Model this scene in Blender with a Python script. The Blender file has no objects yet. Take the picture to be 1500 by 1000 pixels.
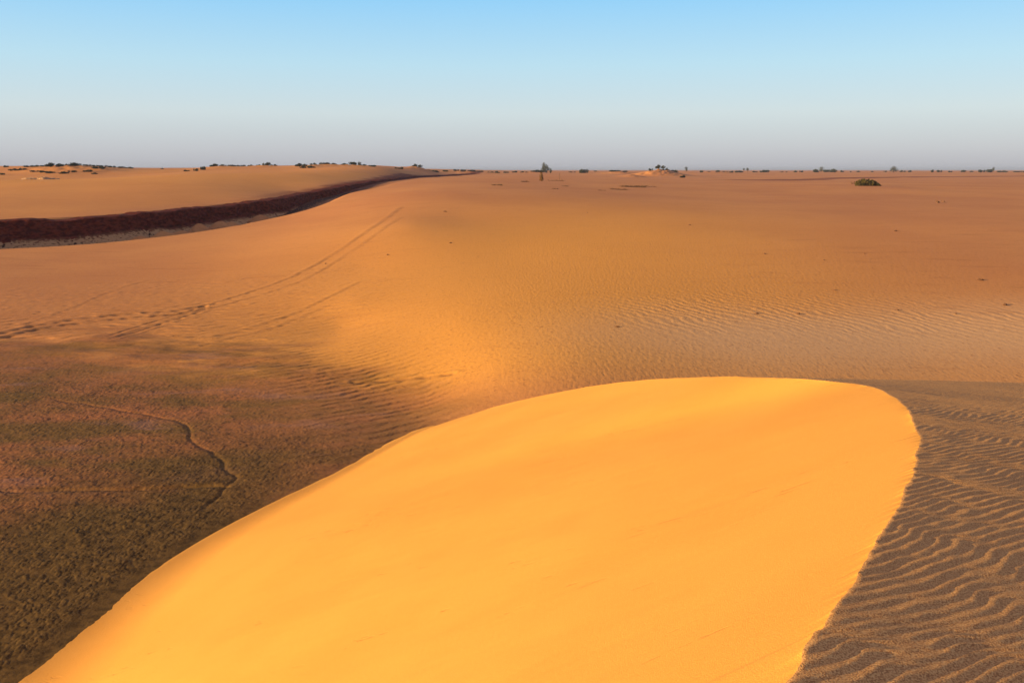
import bpy, math, random
import numpy as np
from mathutils import Vector

# ------------------------------------------------------------------ camera, world, sun, exposure
scene = bpy.context.scene
COL = scene.collection
FPX = 1299.0                      # focal length in pixels of a 1500 px wide frame
HOR = 248.5                       # row of the true horizon in a 1000 px high frame
PITCH = math.atan((500 - HOR) / FPX)
ZC = 9.0                          # eye height above the valley floor (metres)

cam_d = bpy.data.cameras.new('camera')
cam_d.sensor_width = 36.0
cam_d.lens = 36.0 * FPX / 1500.0
cam_d.clip_start = 0.05
cam_d.clip_end = 40000
cam = bpy.data.objects.new('camera', cam_d)
cam.location = (0, 0, ZC)
cam.rotation_euler = (math.pi / 2 - PITCH, 0, 0)
COL.objects.link(cam)
scene.camera = cam

SUN_EL = math.radians(8.6)
SUN_AZ = math.radians(-109.0)     # clockwise from +Y (view direction): low sun from the left, a little behind
TO_SUN = Vector((math.sin(SUN_AZ) * math.cos(SUN_EL), math.cos(SUN_AZ) * math.cos(SUN_EL), math.sin(SUN_EL)))

world = bpy.data.worlds.new('World')
scene.world = world
world.use_nodes = True
wn = world.node_tree
wn.nodes.clear()
w_out = wn.nodes.new('ShaderNodeOutputWorld')
w_bg = wn.nodes.new('ShaderNodeBackground')
w_sky = wn.nodes.new('ShaderNodeTexSky')
w_sky.sky_type = 'NISHITA'
w_sky.sun_disc = False
w_sky.sun_elevation = SUN_EL
w_sky.sun_rotation = SUN_AZ % (2 * math.pi)
w_sky.altitude = 300
w_sky.air_density = 1.0
w_sky.dust_density = 1.0
w_sky.ozone_density = 1.0
w_bg.inputs['Strength'].default_value = 0.089
# the dusty lower sky: the same band of colour all round, a function of elevation only
w_tc = wn.nodes.new('ShaderNodeTexCoord'); w_sep = wn.nodes.new('ShaderNodeSeparateXYZ')
w_nrm = wn.nodes.new('ShaderNodeVectorMath'); w_nrm.operation = 'NORMALIZE'
w_ramp = wn.nodes.new('ShaderNodeValToRGB')
wn.links.new(w_tc.outputs['Generated'], w_nrm.inputs[0]); wn.links.new(w_nrm.outputs[0], w_sep.inputs[0]); wn.links.new(w_sep.outputs['Z'], w_ramp.inputs['Fac'])
SKY_STOPS = [(0.0, (0.475, 0.48, 0.545)), (0.022, (0.55, 0.58, 0.64)), (0.06, (0.63, 0.73, 0.78)), (0.11, (0.50, 0.75, 0.90)), (0.19, (0.25, 0.63, 1.0)), (0.36, (0.41, 0.38, 0.54)), (1.0, (0.29, 0.25, 0.35))]
els = w_ramp.color_ramp.elements
while len(els) < len(SKY_STOPS): els.new(0.5)
for e, (p, c) in zip(els, SKY_STOPS): e.position = p; e.color = (*c, 1)
w_mul = wn.nodes.new('ShaderNodeVectorMath'); w_mul.operation = 'SCALE'; w_mul.inputs['Scale'].default_value = 5.0
wn.links.new(w_ramp.outputs['Color'], w_mul.inputs[0])
w_mix = wn.nodes.new('ShaderNodeMix'); w_mix.data_type = 'RGBA'; w_mix.inputs[0].default_value = 0.90
wn.links.new(w_sky.outputs[0], w_mix.inputs[6]); wn.links.new(w_mul.outputs[0], w_mix.inputs[7])
wn.links.new(w_mix.outputs[2], w_bg.inputs['Color'])
wn.links.new(w_bg.outputs[0], w_out.inputs['Surface'])

sun_d = bpy.data.lights.new('sun', 'SUN')
sun_d.energy = 5.0
sun_d.angle = math.radians(0.6)
sun_d.color = (1.0, 0.70, 0.28)
sun = bpy.data.objects.new('sun', sun_d)
sun.rotation_euler = (-TO_SUN).to_track_quat('-Z', 'Y').to_euler()
sun.location = (-40, -8, 40)
COL.objects.link(sun)

scene.view_settings.view_transform = 'Standard'
scene.view_settings.look = 'None'
scene.view_settings.gamma = 1.0
scene.view_settings.exposure = 1.18
scene.view_settings.use_curve_mapping = False

# ------------------------------------------------------------------ helpers
rng = np.random.default_rng(7)
random.seed(7)
TAB = rng.random((256, 256))


def vnoise(x, y, seed=0):
    x = np.asarray(x, float) + seed * 17.31
    y = np.asarray(y, float) + seed * 9.73
    xi = np.floor(x).astype(np.int64); yi = np.floor(y).astype(np.int64)
    fx = x - xi; fy = y - yi
    fx = fx * fx * fx * (fx * (fx * 6 - 15) + 10); fy = fy * fy * fy * (fy * (fy * 6 - 15) + 10)
    a = TAB[xi & 255, yi & 255]; b = TAB[(xi + 1) & 255, yi & 255]
    c = TAB[xi & 255, (yi + 1) & 255]; d = TAB[(xi + 1) & 255, (yi + 1) & 255]
    return (a * (1 - fx) + b * fx) * (1 - fy) + (c * (1 - fx) + d * fx) * fy * 1.0


def fbm(x, y, octv=4, seed=0, gain=0.5):
    s = 0.0; a = 1.0; t = 0.0
    for i in range(octv):
        s = s + a * (vnoise(x * 2 ** i, y * 2 ** i, seed + i * 3) - 0.5) * 2
        t += a; a *= gain
    return s / t


def worley(x, y, seed=0):
    """distance to the nearest and second nearest jittered point, and the cell's random value"""
    xi = np.floor(x).astype(np.int64); yi = np.floor(y).astype(np.int64)
    f1 = np.full(x.shape, 9.0); f2 = np.full(x.shape, 9.0); cid = np.zeros(x.shape)
    for dx in (-1, 0, 1):
        for dy in (-1, 0, 1):
            cx = xi + dx; cy = yi + dy
            jx = TAB[(cx + seed) & 255, cy & 255]; jy = TAB[(cy + 91) & 255, (cx + 37 + seed) & 255]
            r = TAB[(cx + 55) & 255, (cy + 133 + seed) & 255]
            d = np.hypot(cx + jx - x, cy + jy - y)
            closer = d < f1
            f2 = np.where(closer, f1, np.minimum(f2, d))
            cid = np.where(closer, r, cid)
            f1 = np.where(closer, d, f1)
    return f1, f2, cid


def sstep(a, b, x):
    t = np.clip((x - a) / (b - a), 0, 1)
    return t * t * (3 - 2 * t)


SP, CP = math.sin(PITCH), math.cos(PITCH)


def ray(u, v):
    uu = (u - 750) / FPX; vv = (v - 500) / FPX
    return np.array([uu, CP - vv * SP, -(SP + vv * CP)])


def at(u, v, z):
    """the place on the level z (relative to the eye) seen in that direction"""
    r = ray(u, v); t = z / r[2]
    return r[0] * t, r[1] * t


def az(u, d, v=250):
    r = ray(u, v)
    return r[0] / r[1] * d, d


def spline(pts, n):
    """centripetal-free Catmull-Rom through points, n samples"""
    P = np.array(pts, float)
    P = np.vstack([2 * P[0] - P[1], P, 2 * P[-1] - P[-2]])
    m = len(P) - 3
    t = np.linspace(0, m - 1e-9, n); i = t.astype(int); f = (t - i)[:, None]
    p0, p1, p2, p3 = P[i], P[i + 1], P[i + 2], P[i + 3]
    return 0.5 * ((2 * p1) + (-p0 + p2) * f + (2 * p0 - 5 * p1 + 4 * p2 - p3) * f ** 2 + (-p0 + 3 * p1 - 3 * p2 + p3) * f ** 3)


class TPS:
    def __init__(self, pts, smooth=4e-3):
        P = np.array(pts, float)
        self.q = self.warp(P[:, 0], P[:, 1]); z = P[:, 2]
        n = len(P); K = self.k(np.hypot(self.q[:, None, 0] - self.q[None, :, 0], self.q[:, None, 1] - self.q[None, :, 1]))
        A = np.zeros((n + 3, n + 3)); A[:n, :n] = K + smooth * np.eye(n)
        A[:n, n] = 1; A[:n, n + 1:] = self.q; A[n, :n] = 1; A[n + 1:, :n] = self.q.T
        self.w = np.linalg.solve(A, np.concatenate([z, [0, 0, 0]]))

    @staticmethod
    def k(r):
        return np.where(r > 1e-9, r * r * np.log(np.maximum(r, 1e-9)), 0)

    @staticmethod
    def warp(x, y):
        a = np.clip(np.arctan2(x, y), -0.95, 0.95); r = np.clip(np.hypot(x, y), 10, 9000)
        return np.stack([a * 2.2, np.log(r)], -1)

    def __call__(self, x, y):
        sh = np.shape(x); q = self.warp(np.ravel(x), np.ravel(y)); n = len(self.q)
        out = np.full(len(q), self.w[n]) + q[:, 0] * self.w[n + 1] + q[:, 1] * self.w[n + 2]
        for i in range(n):
            out += self.w[i] * self.k(np.hypot(q[:, 0] - self.q[i, 0], q[:, 1] - self.q[i, 1]))
        return out.reshape(sh)


def poly_dist(x, y, P):
    """distance to a polyline, the nearest arc length, and the side (+ left of its direction)"""
    best = np.full(np.shape(x), 1e18); sarc = np.zeros(np.shape(x)); side = np.zeros(np.shape(x)); acc = 0.0
    for (ax, ay), (bx, by) in zip(P[:-1], P[1:]):
        ex, ey = bx - ax, by - ay; L2 = ex * ex + ey * ey; L = math.sqrt(L2)
        t = np.clip(((x - ax) * ex + (y - ay) * ey) / L2, 0, 1)
        dx = x - ax - t * ex; dy = y - ay - t * ey; d = dx * dx + dy * dy
        m = d < best
        best = np.where(m, d, best); sarc = np.where(m, acc + t * L, sarc)
        side = np.where(m, np.sign(ex * dy - ey * dx), side); acc += L
    return np.sqrt(best), sarc, side


def new_mesh(name, co, quads, attrs=None, mat=None, smooth=True, normals=None, uv=None):
    me = bpy.data.meshes.new(name)
    nv = len(co); nf = len(quads); k = quads.shape[1]
    me.vertices.add(nv); me.vertices.foreach_set('co', np.ascontiguousarray(co, np.float32).ravel())
    me.loops.add(nf * k); me.loops.foreach_set('vertex_index', np.ascontiguousarray(quads, np.int32).ravel())
    me.polygons.add(nf); me.polygons.foreach_set('loop_start', np.arange(0, nf * k, k, dtype=np.int32))
    me.polygons.foreach_set('use_smooth', np.full(nf, smooth))
    me.update(calc_edges=True)
    for an, av in (attrs or {}).items():
        a = me.attributes.new(an, 'FLOAT', 'POINT'); a.data.foreach_set('value', np.ascontiguousarray(av, np.float32).ravel())
    if normals is not None:
        me.normals_split_custom_set_from_vertices(np.ascontiguousarray(normals, np.float32))
    if mat:
        me.materials.append(mat)
    return me


def link(name, me, parent=None, **props):
    o = bpy.data.objects.new(name, me); COL.objects.link(o)
    if parent: o.parent = parent
    for k, v in props.items(): o[k] = v
    return o


def grid_quads(nr, nc):
    i = np.arange(nr - 1)[:, None] * nc + np.arange(nc - 1)[None, :]
    return np.stack([i, i + 1, i + nc + 1, i + nc], -1).reshape(-1, 4)


def grid_normals(P, nr, nc):
    G = P.reshape(nr, nc, 3)
    n = np.cross(np.gradient(G, axis=1), np.gradient(G, axis=0))
    n /= np.maximum(np.linalg.norm(n, axis=-1, keepdims=True), 1e-12)
    n *= np.where(n[..., 2:3] < 0, -1, 1)
    return n.reshape(-1, 3)


# ------------------------------------------------------------------ materials
class NT:
    def __init__(self, name):
        self.m = bpy.data.materials.new(name); self.m.use_nodes = True
        self.t = self.m.node_tree; self.b = self.t.nodes['Principled BSDF']
        self.b.inputs['Roughness'].default_value = 1.0
        self.b.inputs['Specular IOR Level'].default_value = 0.08

    def n(self, typ, **kw):
        nd = self.t.nodes.new(typ)
        for k, v in kw.items():
            if k in nd.inputs: nd.inputs[k].default_value = v
            else: setattr(nd, k, v)
        return nd

    def l(self, a, b): self.t.links.new(a, b)

    def attr(self, name):
        return self.n('ShaderNodeAttribute', attribute_name=name).outputs['Fac']

    def pos(self, scale=(1, 1, 1), rot=(0, 0, 0)):
        g = self.n('ShaderNodeNewGeometry'); m = self.n('ShaderNodeMapping')
        m.inputs['Scale'].default_value = scale; m.inputs['Rotation'].default_value = rot
        self.l(g.outputs['Position'], m.inputs['Vector']); return m.outputs[0]

    def noise(self, vec, scale, detail=3, rough=0.55):
        nd = self.n('ShaderNodeTexNoise', Scale=scale, Detail=detail, Roughness=rough)
        self.l(vec, nd.inputs['Vector']); return nd.outputs['Fac']

    def math(self, op, a, b=None, clamp=False):
        nd = self.n('ShaderNodeMath', operation=op, use_clamp=clamp)
        for i, v in enumerate((a, b)):
            if v is None: continue
            if isinstance(v, (int, float)): nd.inputs[i].default_value = v
            else: self.l(v, nd.inputs[i])
        return nd.outputs[0]

    def ramp(self, fac, a, b, lo=0.0, hi=1.0):
        nd = self.n('ShaderNodeMapRange', interpolation_type='SMOOTHSTEP')
        self.l(fac, nd.inputs['Value'])
        nd.inputs['From Min'].default_value = a; nd.inputs['From Max'].default_value = b
        nd.inputs['To Min'].default_value = lo; nd.inputs['To Max'].default_value = hi
        return nd.outputs[0]

    def mix(self, fac, a, b, blend='MIX'):
        nd = self.n('ShaderNodeMix', data_type='RGBA', blend_type=blend)
        for sock, v in ((nd.inputs[0], fac), (nd.inputs[6], a), (nd.inputs[7], b)):
            if isinstance(v, (int, float)): sock.default_value = v
            elif isinstance(v, tuple): sock.default_value = (*v, 1)
            else: self.l(v, sock)
        return nd.outputs[2]

    def bump(self, h, dist, strength=1.0, prev=None):
        nd = self.n('ShaderNodeBump', Strength=strength, Distance=dist)
        self.l(h, nd.inputs['Height'])
        if prev is not None: self.l(prev, nd.inputs['Normal'])
        return nd.outputs[0]

    def done(self, col, normal=None):
        if isinstance(col, tuple): self.b.inputs['Base Color'].default_value = (*col, 1)
        else: self.l(col, self.b.inputs['Base Color'])
        if normal is not None: self.l(normal, self.b.inputs['Normal'])
        return self.m


SAND_DUNE = (0.64, 0.302, 0.062)
SAND_DUNE_B = (0.61, 0.282, 0.056)
SAND_PLAIN = (0.52, 0.232, 0.085)
SAND_RED = (0.46, 0.192, 0.075)
SAND_PALE = (0.56, 0.32, 0.14)


def mat_dune():
    k = NT('dune_sand')
    p = k.pos()
    face = k.attr('face')
    big = k.noise(p, 0.35, 4)
    col = k.mix(k.ramp(big, 0.35, 0.65), SAND_DUNE_B, SAND_DUNE)
    col = k.mix(k.math('MULTIPLY', k.math('SUBTRACT', 1.0, face), 0.85), col, (0.58, 0.295, 0.115))   # shade hue painted in: windward side tinted mauve so its shade looks less olive
    # avalanche streaks that run down the slip face (u across, w down the face)
    uu = k.attr('along'); ww = k.attr('down')
    cv = k.n('ShaderNodeCombineXYZ'); k.l(k.math('MULTIPLY', uu, 1.1), cv.inputs[0]); k.l(k.math('MULTIPLY', ww, 0.16), cv.inputs[1])
    st = k.noise(cv.outputs[0], 1.0, 5, 0.6)
    streak = k.math('MULTIPLY', k.ramp(st, 0.58, 0.78), face)
    col = k.mix(k.math('MULTIPLY', streak, 0.18), col, (0.46, 0.20, 0.055))
    cv2 = k.n('ShaderNodeCombineXYZ'); k.l(k.math('MULTIPLY', uu, 9.0), cv2.inputs[0]); k.l(k.math('MULTIPLY', ww, 2.6), cv2.inputs[1])
    st2 = k.noise(cv2.outputs[0], 1.0, 3, 0.55)
    nick = k.math('MULTIPLY', k.math('MULTIPLY', k.ramp(st2, 0.60, 0.66), k.ramp(st, 0.53, 0.62)), face)
    col = k.mix(k.math('MULTIPLY', nick, 0.30), col, (0.36, 0.15, 0.04))
    # grain: pale quartz and dark red grains, strongest on the rippled windward side
    g1 = k.noise(p, 140, 1, 0.6)
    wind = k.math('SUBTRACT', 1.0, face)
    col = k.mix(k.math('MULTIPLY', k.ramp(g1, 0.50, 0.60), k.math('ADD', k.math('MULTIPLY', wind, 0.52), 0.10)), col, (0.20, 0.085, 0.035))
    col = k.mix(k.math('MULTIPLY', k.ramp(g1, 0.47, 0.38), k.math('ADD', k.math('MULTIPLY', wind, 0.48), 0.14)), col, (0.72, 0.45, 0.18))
    nrm = k.bump(g1, 0.004, 0.6)
    nrm = k.bump(k.noise(p, 22, 4), 0.006, 0.35, nrm)
    nrm = k.bump(nick, -0.015, 0.4, nrm)
    nrm = k.bump(st, 0.02, 0.08, nrm)
    return k.done(col, nrm)


def mat_ground():
    k = NT('desert_ground')
    p = k.pos()
    mud = k.attr('mud'); red = k.attr('red'); lit_gold = k.attr('lit_gold'); lichen = k.attr('dark'); rut = k.attr('rut')
    n1 = k.noise(p, 0.05, 5, 0.6)
    sand = k.mix(k.ramp(n1, 0.35, 0.65), SAND_PLAIN, SAND_RED)
    sand = k.mix(lit_gold, sand, SAND_DUNE_B)  # sun-facing slopes brightened through the base colour
    sand = k.mix(k.math('MULTIPLY', k.attr('pale'), 0.8), sand, (0.58, 0.36, 0.19))
    # wind-sorted bands of coarse dark grains
    bd = k.noise(k.pos((0.35, 1.6, 1), (0, 0, 0.35)), 0.55, 4, 0.6)
    sand = k.mix(k.math('MULTIPLY', k.ramp(bd, 0.55, 0.72), k.math('SUBTRACT', 0.35, k.math('MULTIPLY', lit_gold, 0.3))), sand, (0.30, 0.115, 0.045))
    sp = k.noise(p, 5.0, 3, 0.7)
    sand = k.mix(k.ramp(sp, 0.54, 0.72, 0, 0.5), sand, (0.22, 0.085, 0.035))
    sand = k.mix(k.ramp(sp, 0.42, 0.28, 0, 0.30), sand, (0.66, 0.36, 0.13))
    sand = k.mix(k.math('MULTIPLY', rut, 0.75), sand, (0.20, 0.088, 0.036))  # disturbed sand, darkened further to stand in for shade in the ruts
    # dried crust of the pan: olive, rust and mauve patches
    m1 = k.noise(k.pos((1, 1.7, 1)), 0.16, 5, 0.6)
    m2 = k.noise(p, 3.2, 4, 0.65)
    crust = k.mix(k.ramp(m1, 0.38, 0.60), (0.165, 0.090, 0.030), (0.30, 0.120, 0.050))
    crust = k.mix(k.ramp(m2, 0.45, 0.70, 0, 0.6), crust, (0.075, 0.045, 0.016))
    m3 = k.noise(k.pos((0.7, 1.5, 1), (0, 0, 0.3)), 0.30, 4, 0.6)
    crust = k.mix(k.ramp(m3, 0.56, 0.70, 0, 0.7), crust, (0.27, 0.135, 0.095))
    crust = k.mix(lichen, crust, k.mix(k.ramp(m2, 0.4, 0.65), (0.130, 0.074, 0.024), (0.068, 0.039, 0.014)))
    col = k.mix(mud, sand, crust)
    r2 = k.noise(p, 1.3, 4, 0.65)
    cl = k.noise(p, 1.9, 4, 0.7)
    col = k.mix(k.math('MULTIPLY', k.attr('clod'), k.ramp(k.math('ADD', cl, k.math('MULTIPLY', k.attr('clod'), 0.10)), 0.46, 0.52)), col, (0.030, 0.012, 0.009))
    col = k.mix(red, col, k.mix(k.ramp(r2, 0.4, 0.65), (0.115, 0.024, 0.012), (0.20, 0.055, 0.026)))
    # relief: fine wind ripples on the sand, crumbs on the crust
    wv = k.n('ShaderNodeTexNoise', Scale=1.0, Detail=2.0, Roughness=0.5)
    k.l(k.pos((6.0, 2.2, 1), (0, 0, 0.5)), wv.inputs['Vector'])
    inv = k.math('SUBTRACT', 1.0, mud)
    nrm = k.bump(k.math('MULTIPLY', wv.outputs['Fac'], k.math('MULTIPLY', inv, k.attr('rip'))), 0.036, 0.6)
    nrm = k.bump(sp, 0.03, 0.4, nrm)
    nrm = k.bump(k.math('MULTIPLY', k.noise(p, 7.0, 3, 0.65), mud), 0.014, 0.6, nrm)
    return k.done(col, nrm)


def mat_scarp():
    k = NT('scarp_earth')
    p = k.pos()
    red = k.attr('red'); talus = k.attr('talus')
    a = k.noise(k.pos((1, 1, 2.5)), 1.4, 5, 0.65)
    earth = k.mix(k.ramp(a, 0.38, 0.64), (0.060, 0.010, 0.007), (0.140, 0.028, 0.015))
    b = k.noise(p, 2.4, 4, 0.7)
    sand = k.mix(k.ramp(b, 0.53, 0.58), (0.40, 0.22, 0.105), (0.035, 0.014, 0.010))
    lobe = k.mix(k.ramp(b, 0.58, 0.66), (0.47, 0.25, 0.105), (0.06, 0.022, 0.014))
    col = k.mix(k.ramp(k.math('ADD', red, k.math('MULTIPLY', k.math('SUBTRACT', b, 0.5), 1.1)), 0.42, 0.58), sand, earth)
    col = k.mix(talus, col, lobe)
    nrm = k.bump(a, 0.25, 0.7)
    nrm = k.bump(b, 0.10, 0.6, nrm)
    return k.done(col, nrm)


def mat_plain(name, c1, c2, scale=6.0, rough=1.0):
    k = NT(name)
    g = k.noise(k.pos(), scale, 3)
    return k.done(k.mix(k.ramp(g, 0.35, 0.65), c1, c2))


M_DUNE = mat_dune(); M_GROUND = mat_ground(); M_SCARP = mat_scarp()
M_LEAF_DARK = mat_plain('leaf_dark', (0.030, 0.034, 0.022), (0.060, 0.058, 0.034), 2.0)
M_LEAF_GREEN = mat_plain('leaf_green', (0.060, 0.052, 0.016), (0.115, 0.085, 0.026), 3.0)
M_LEAF_DRY = mat_plain('leaf_dry', (0.16, 0.085, 0.025), (0.26, 0.14, 0.045), 4.0)
M_LEAF_GREY = mat_plain('leaf_grey', (0.055, 0.062, 0.055), (0.085, 0.090, 0.080), 1.0)
M_WOOD = mat_plain('wood', (0.10, 0.055, 0.030), (0.17, 0.095, 0.050), 8.0)
M_ROCK = mat_plain('pale_rock', (0.26, 0.15, 0.085), (0.44, 0.27, 0.16), 1.2)
M_STONE = mat_plain('dark_stone', (0.10, 0.050, 0.030), (0.18, 0.090, 0.050), 9.0)

# ------------------------------------------------------------------ the near dune: windward cap and slip face
def S_fn(x, y):
    c = 0.0073 + 0.00001 * np.clip(x - 3.0, -5, 8)
    return -1.87 - 0.110 * (x - 3.5) * (0.16 + 0.84 * np.exp(-(y / 8.5) ** 2)) - c * np.sign(y) * y * y * np.where(y > 0, 1, 0.2)


def on_S(u, v):
    r = ray(u, v); ts = np.linspace(1.0, 60, 60000)
    f = S_fn(ts * r[0], ts * r[1]) - ts * r[2]
    i = np.argmax(f > 0)
    return float(ts[i] * r[0]), float(ts[i] * r[1])


def on_S_far(u, v):
    r = ray(u, v); ts = np.linspace(1.0, 60, 60000)
    f = S_fn(ts * r[0], ts * r[1]) - ts * r[2]
    i = len(ts) - 1 - np.argmax(f[::-1] > 0) if (f > 0).any() else int(np.argmax(f))
    return float(ts[i] * r[0]), float(ts[i] * r[1])


FLOOR = -9.0
brink_px = [(1165, 1000), (1212, 915), (1244, 862), (1286, 795), (1318, 735), (1338, 685), (1346, 645), (1334, 604), (1300, 577), (1255, 562)]
B = [(-2.6, -6.0), (-0.6, -0.5)] + [on_S(u, v) for u, v in brink_px]
B += [(4.45, 14.6), (3.75, 18.0), on_S_far(880, 564), on_S_far(780, 582), on_S_far(700, 603)]
Bs = spline(B, 4000)
Bs = Bs[np.concatenate([[True], np.diff(np.maximum.accumulate(Bs[:, 1])) > 0])]
foot_px = [(20, 1000), (110, 925), (200, 852), (300, 788), (400, 736), (500, 689), (560, 657), (610, 632), (660, 615), (700, 604)]
T_px = np.array([at(u, v, FLOOR) for u, v in foot_px])
Tc = spline([(-11.5, -6.0), (-10.2, 2.0), (-9.3, 9.5)] + [tuple(q) for q in T_px], 2000)
_k = np.exp(-np.linspace(-2.2, 2.2, 121) ** 2); _k /= _k.sum()
Tc = np.stack([np.convolve(np.concatenate([2 * Tc[0, i] - Tc[60:0:-1, i], Tc[:, i], 2 * Tc[-1, i] - Tc[-2:-62:-1, i]]), _k, 'valid') for i in (0, 1)], -1)
Tlen = np.concatenate([[0], np.cumsum(np.hypot(*np.diff(Tc, axis=0).T))]); Tlen /= Tlen[-1]


def build_dune():
    rows = [-6.0]
    while rows[-1] < 33.0:
        y = rows[-1]
        rows.append(y + (0.12 if y < 2.0 else 0.0125 if y < 7.5 else 0.02 if y < 14 else 0.03 + (y - 14) * 0.02))
    yr = np.array(rows)
    bx = np.interp(yr, Bs[:, 1], Bs[:, 0])
    yu = np.linspace(-6, 34, 801); kb = np.exp(-np.linspace(-2.2, 2.2, 81) ** 2); kb /= kb.sum()
    xs = np.interp(yu, Bs[:, 1], Bs[:, 0]); xs = np.convolve(np.pad(xs, 40, mode='reflect', reflect_type='odd'), kb, 'valid')
    wt = sstep(7.5, 11.0, yr); bx = bx * (1 - wt) + np.interp(yr, yu, xs) * wt
    bxs = bx.copy()
    amp = np.interp(yr, [0, 2, 12, 20, 33], [0, 1, 1, 0.6, 0])
    bx += amp * (0.045 * fbm(yr * 1.4, yr * 0 + 3.0, 3, 5) + 0.020 * fbm(yr * 5.0, yr * 0 + 8.0, 3, 9))
    # windward side
    v = [0.0]
    while v[-1] < 26:
        t = v[-1]; v.append(t + (0.022 if t < 5.2 else 0.022 + (t - 5.2) * 0.06))
    v = np.array(v)
    X = bx[:, None] + v[None, :]; Y = np.repeat(yr[:, None], len(v), 1)
    Z = S_fn(X, Y)
    # ripples: crests run to the right and away, wavelength about 9 cm, wandering and forking
    nx, ny = -0.58, 0.815
    wob = 0.10 * fbm(X * 1.0, Y * 1.0, 2, 21) + 0.046 * fbm(X * 3.6 + Y * 1.0, Y * 3.2, 2, 31) + 0.010 * fbm(X * 9, Y * 9, 1, 41)
    ph = 2 * np.pi * (X * nx + Y * ny + wob) / 0.071
    rip = np.sin(ph + 0.55 * np.sin(ph)); rip = np.exp(0.8 * (rip - 1)) * 2.1 - 1.2
    wob2 = 0.20 * fbm(X * 0.9, Y * 0.9, 2, 51) + 0.08 * fbm(X * 3, Y * 3, 2, 56)
    ph2 = 2 * np.pi * (X * -0.60 + Y * 0.80 + wob2) / 0.235
    a = (0.0050 + 0.0018 * fbm(X * 2.3, Y * 2.3, 3, 61)) * np.interp(Y, [0, 7, 10, 13, 20], [1, 1, 0.7, 0.45, 0.3])
    Z = Z + a * rip + 0.0016 * np.interp(Y, [0, 8, 12], [1, 0.9, 0.3]) * np.sin(ph2 + 0.4 * np.sin(ph2)) \
        + 0.010 * fbm(X * 0.8, Y * 0.8, 2, 71) + 0.0022 * fbm(X * 4.5, Y * 4.5, 3, 75)
    nr, nv = X.shape
    # slip face
    tb = np.interp(yr, [-6, -2, 1, 3, 5, 6.8, 9, 11.2, 13, 15.5, 18, 21, 25, 29, 33.2], [0.0, 0.143, 0.25, 0.323, 0.396, 0.468, 0.557, 0.646, 0.719, 0.80, 0.86, 0.905, 0.942, 0.97, 1.0])
    kern = np.exp(-np.linspace(-2.5, 2.5, 61) ** 2); kern /= kern.sum()
    yu = np.linspace(-6, 33.3, 400); tu = np.interp(yu, yr, tb); tu = np.convolve(np.pad(tu, 30, mode='edge'), kern, 'valid'); tb = np.interp(yr, yu, tu)
    tx = np.interp(tb, Tlen, Tc[:, 0]); ty = np.interp(tb, Tlen, Tc[:, 1])
    w = np.concatenate([0.06 * np.linspace(0, 1, 16)[1:] ** 1.8, np.linspace(0.06, 1.0, 110)[1:], np.linspace(1.0, 1.3, 16)[1:]])
    wa = np.interp(yr, [0, 4.5, 8, 12, 17, 25], [0.70, 0.72, 0.84, 0.92, 0.96, 0.97])[:, None]
    e = 0.01
    s = 1 / (wa + (1 - wa) * (1 + e) / 2)
    q = np.clip((w[None, :] - wa) / (1 - wa), 0, None)
    g = np.where(w[None, :] < wa, s * w[None, :], s * wa + s * (1 - wa) * (np.minimum(q, 1) - (1 - e) * np.minimum(q, 1) ** 2 / 2) + np.where(q > 1, (w[None, :] - 1) * s * 0.5, 0))
    XF = bx[:, None] + (tx - bx)[:, None] * w[None, :]; YF = yr[:, None] + (ty - yr)[:, None] * w[None, :]
    L = np.hypot(tx - bx, ty - yr)[:, None] * w[None, :]
    zb = S_fn(bxs, yr)[:, None]; fall = np.exp(-L / 0.045)
    ZF = zb + (FLOOR - zb) * g + (Z[:, :1] - zb) * fall
    XF = XF + (bxs - bx)[:, None] * (1 - w[None, :]) * (1 - fall)
    env = np.clip(L / 1.5, 0, 1)
    ZF = ZF + env * (1 - 0.85 * sstep(0.6, 0.9, w[None, :])) * (0.012 * fbm(XF * 0.30, YF * 0.30, 2, 81) + 0.005 * fbm(XF * 1.8 + YF * 0.4, YF * 2.2, 3, 85))
    XA = np.concatenate([XF[:, ::-1], X], 1); YA = np.concatenate([YF[:, ::-1], Y], 1); ZA = np.concatenate([ZF[:, ::-1], Z], 1)
    nc = XA.shape[1]
    nf = XF.shape[1]
    P = np.stack([XA, YA, ZA + ZC], -1).reshape(-1, 3)
    face = np.concatenate([np.ones((nr, nf)), np.zeros((nr, nv))], 1); face[:, nf - 1] = 1.0
    along = np.repeat((np.cumsum(np.concatenate([[0], np.hypot(np.diff(tx * 0.5 + bx * 0.5), np.diff(ty * 0.5 + yr * 0.5))])))[:, None], nc, 1)
    down = np.concatenate([L[:, ::-1], -v[None, :] * np.ones((nr, 1))], 1)
    Q = grid_quads(nr, nc)
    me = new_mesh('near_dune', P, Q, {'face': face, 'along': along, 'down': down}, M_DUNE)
    return link('near_dune', me, kind='structure', label='near dune with golden slip face and rippled shaded windward side', category='dune')


# ------------------------------------------------------------------ the ground
def P3(u, v, z): x, y = at(u, v, z); return (x, y, z)
def D3(u, d, z): x, y = az(u, d); return (x, y, z)


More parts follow.
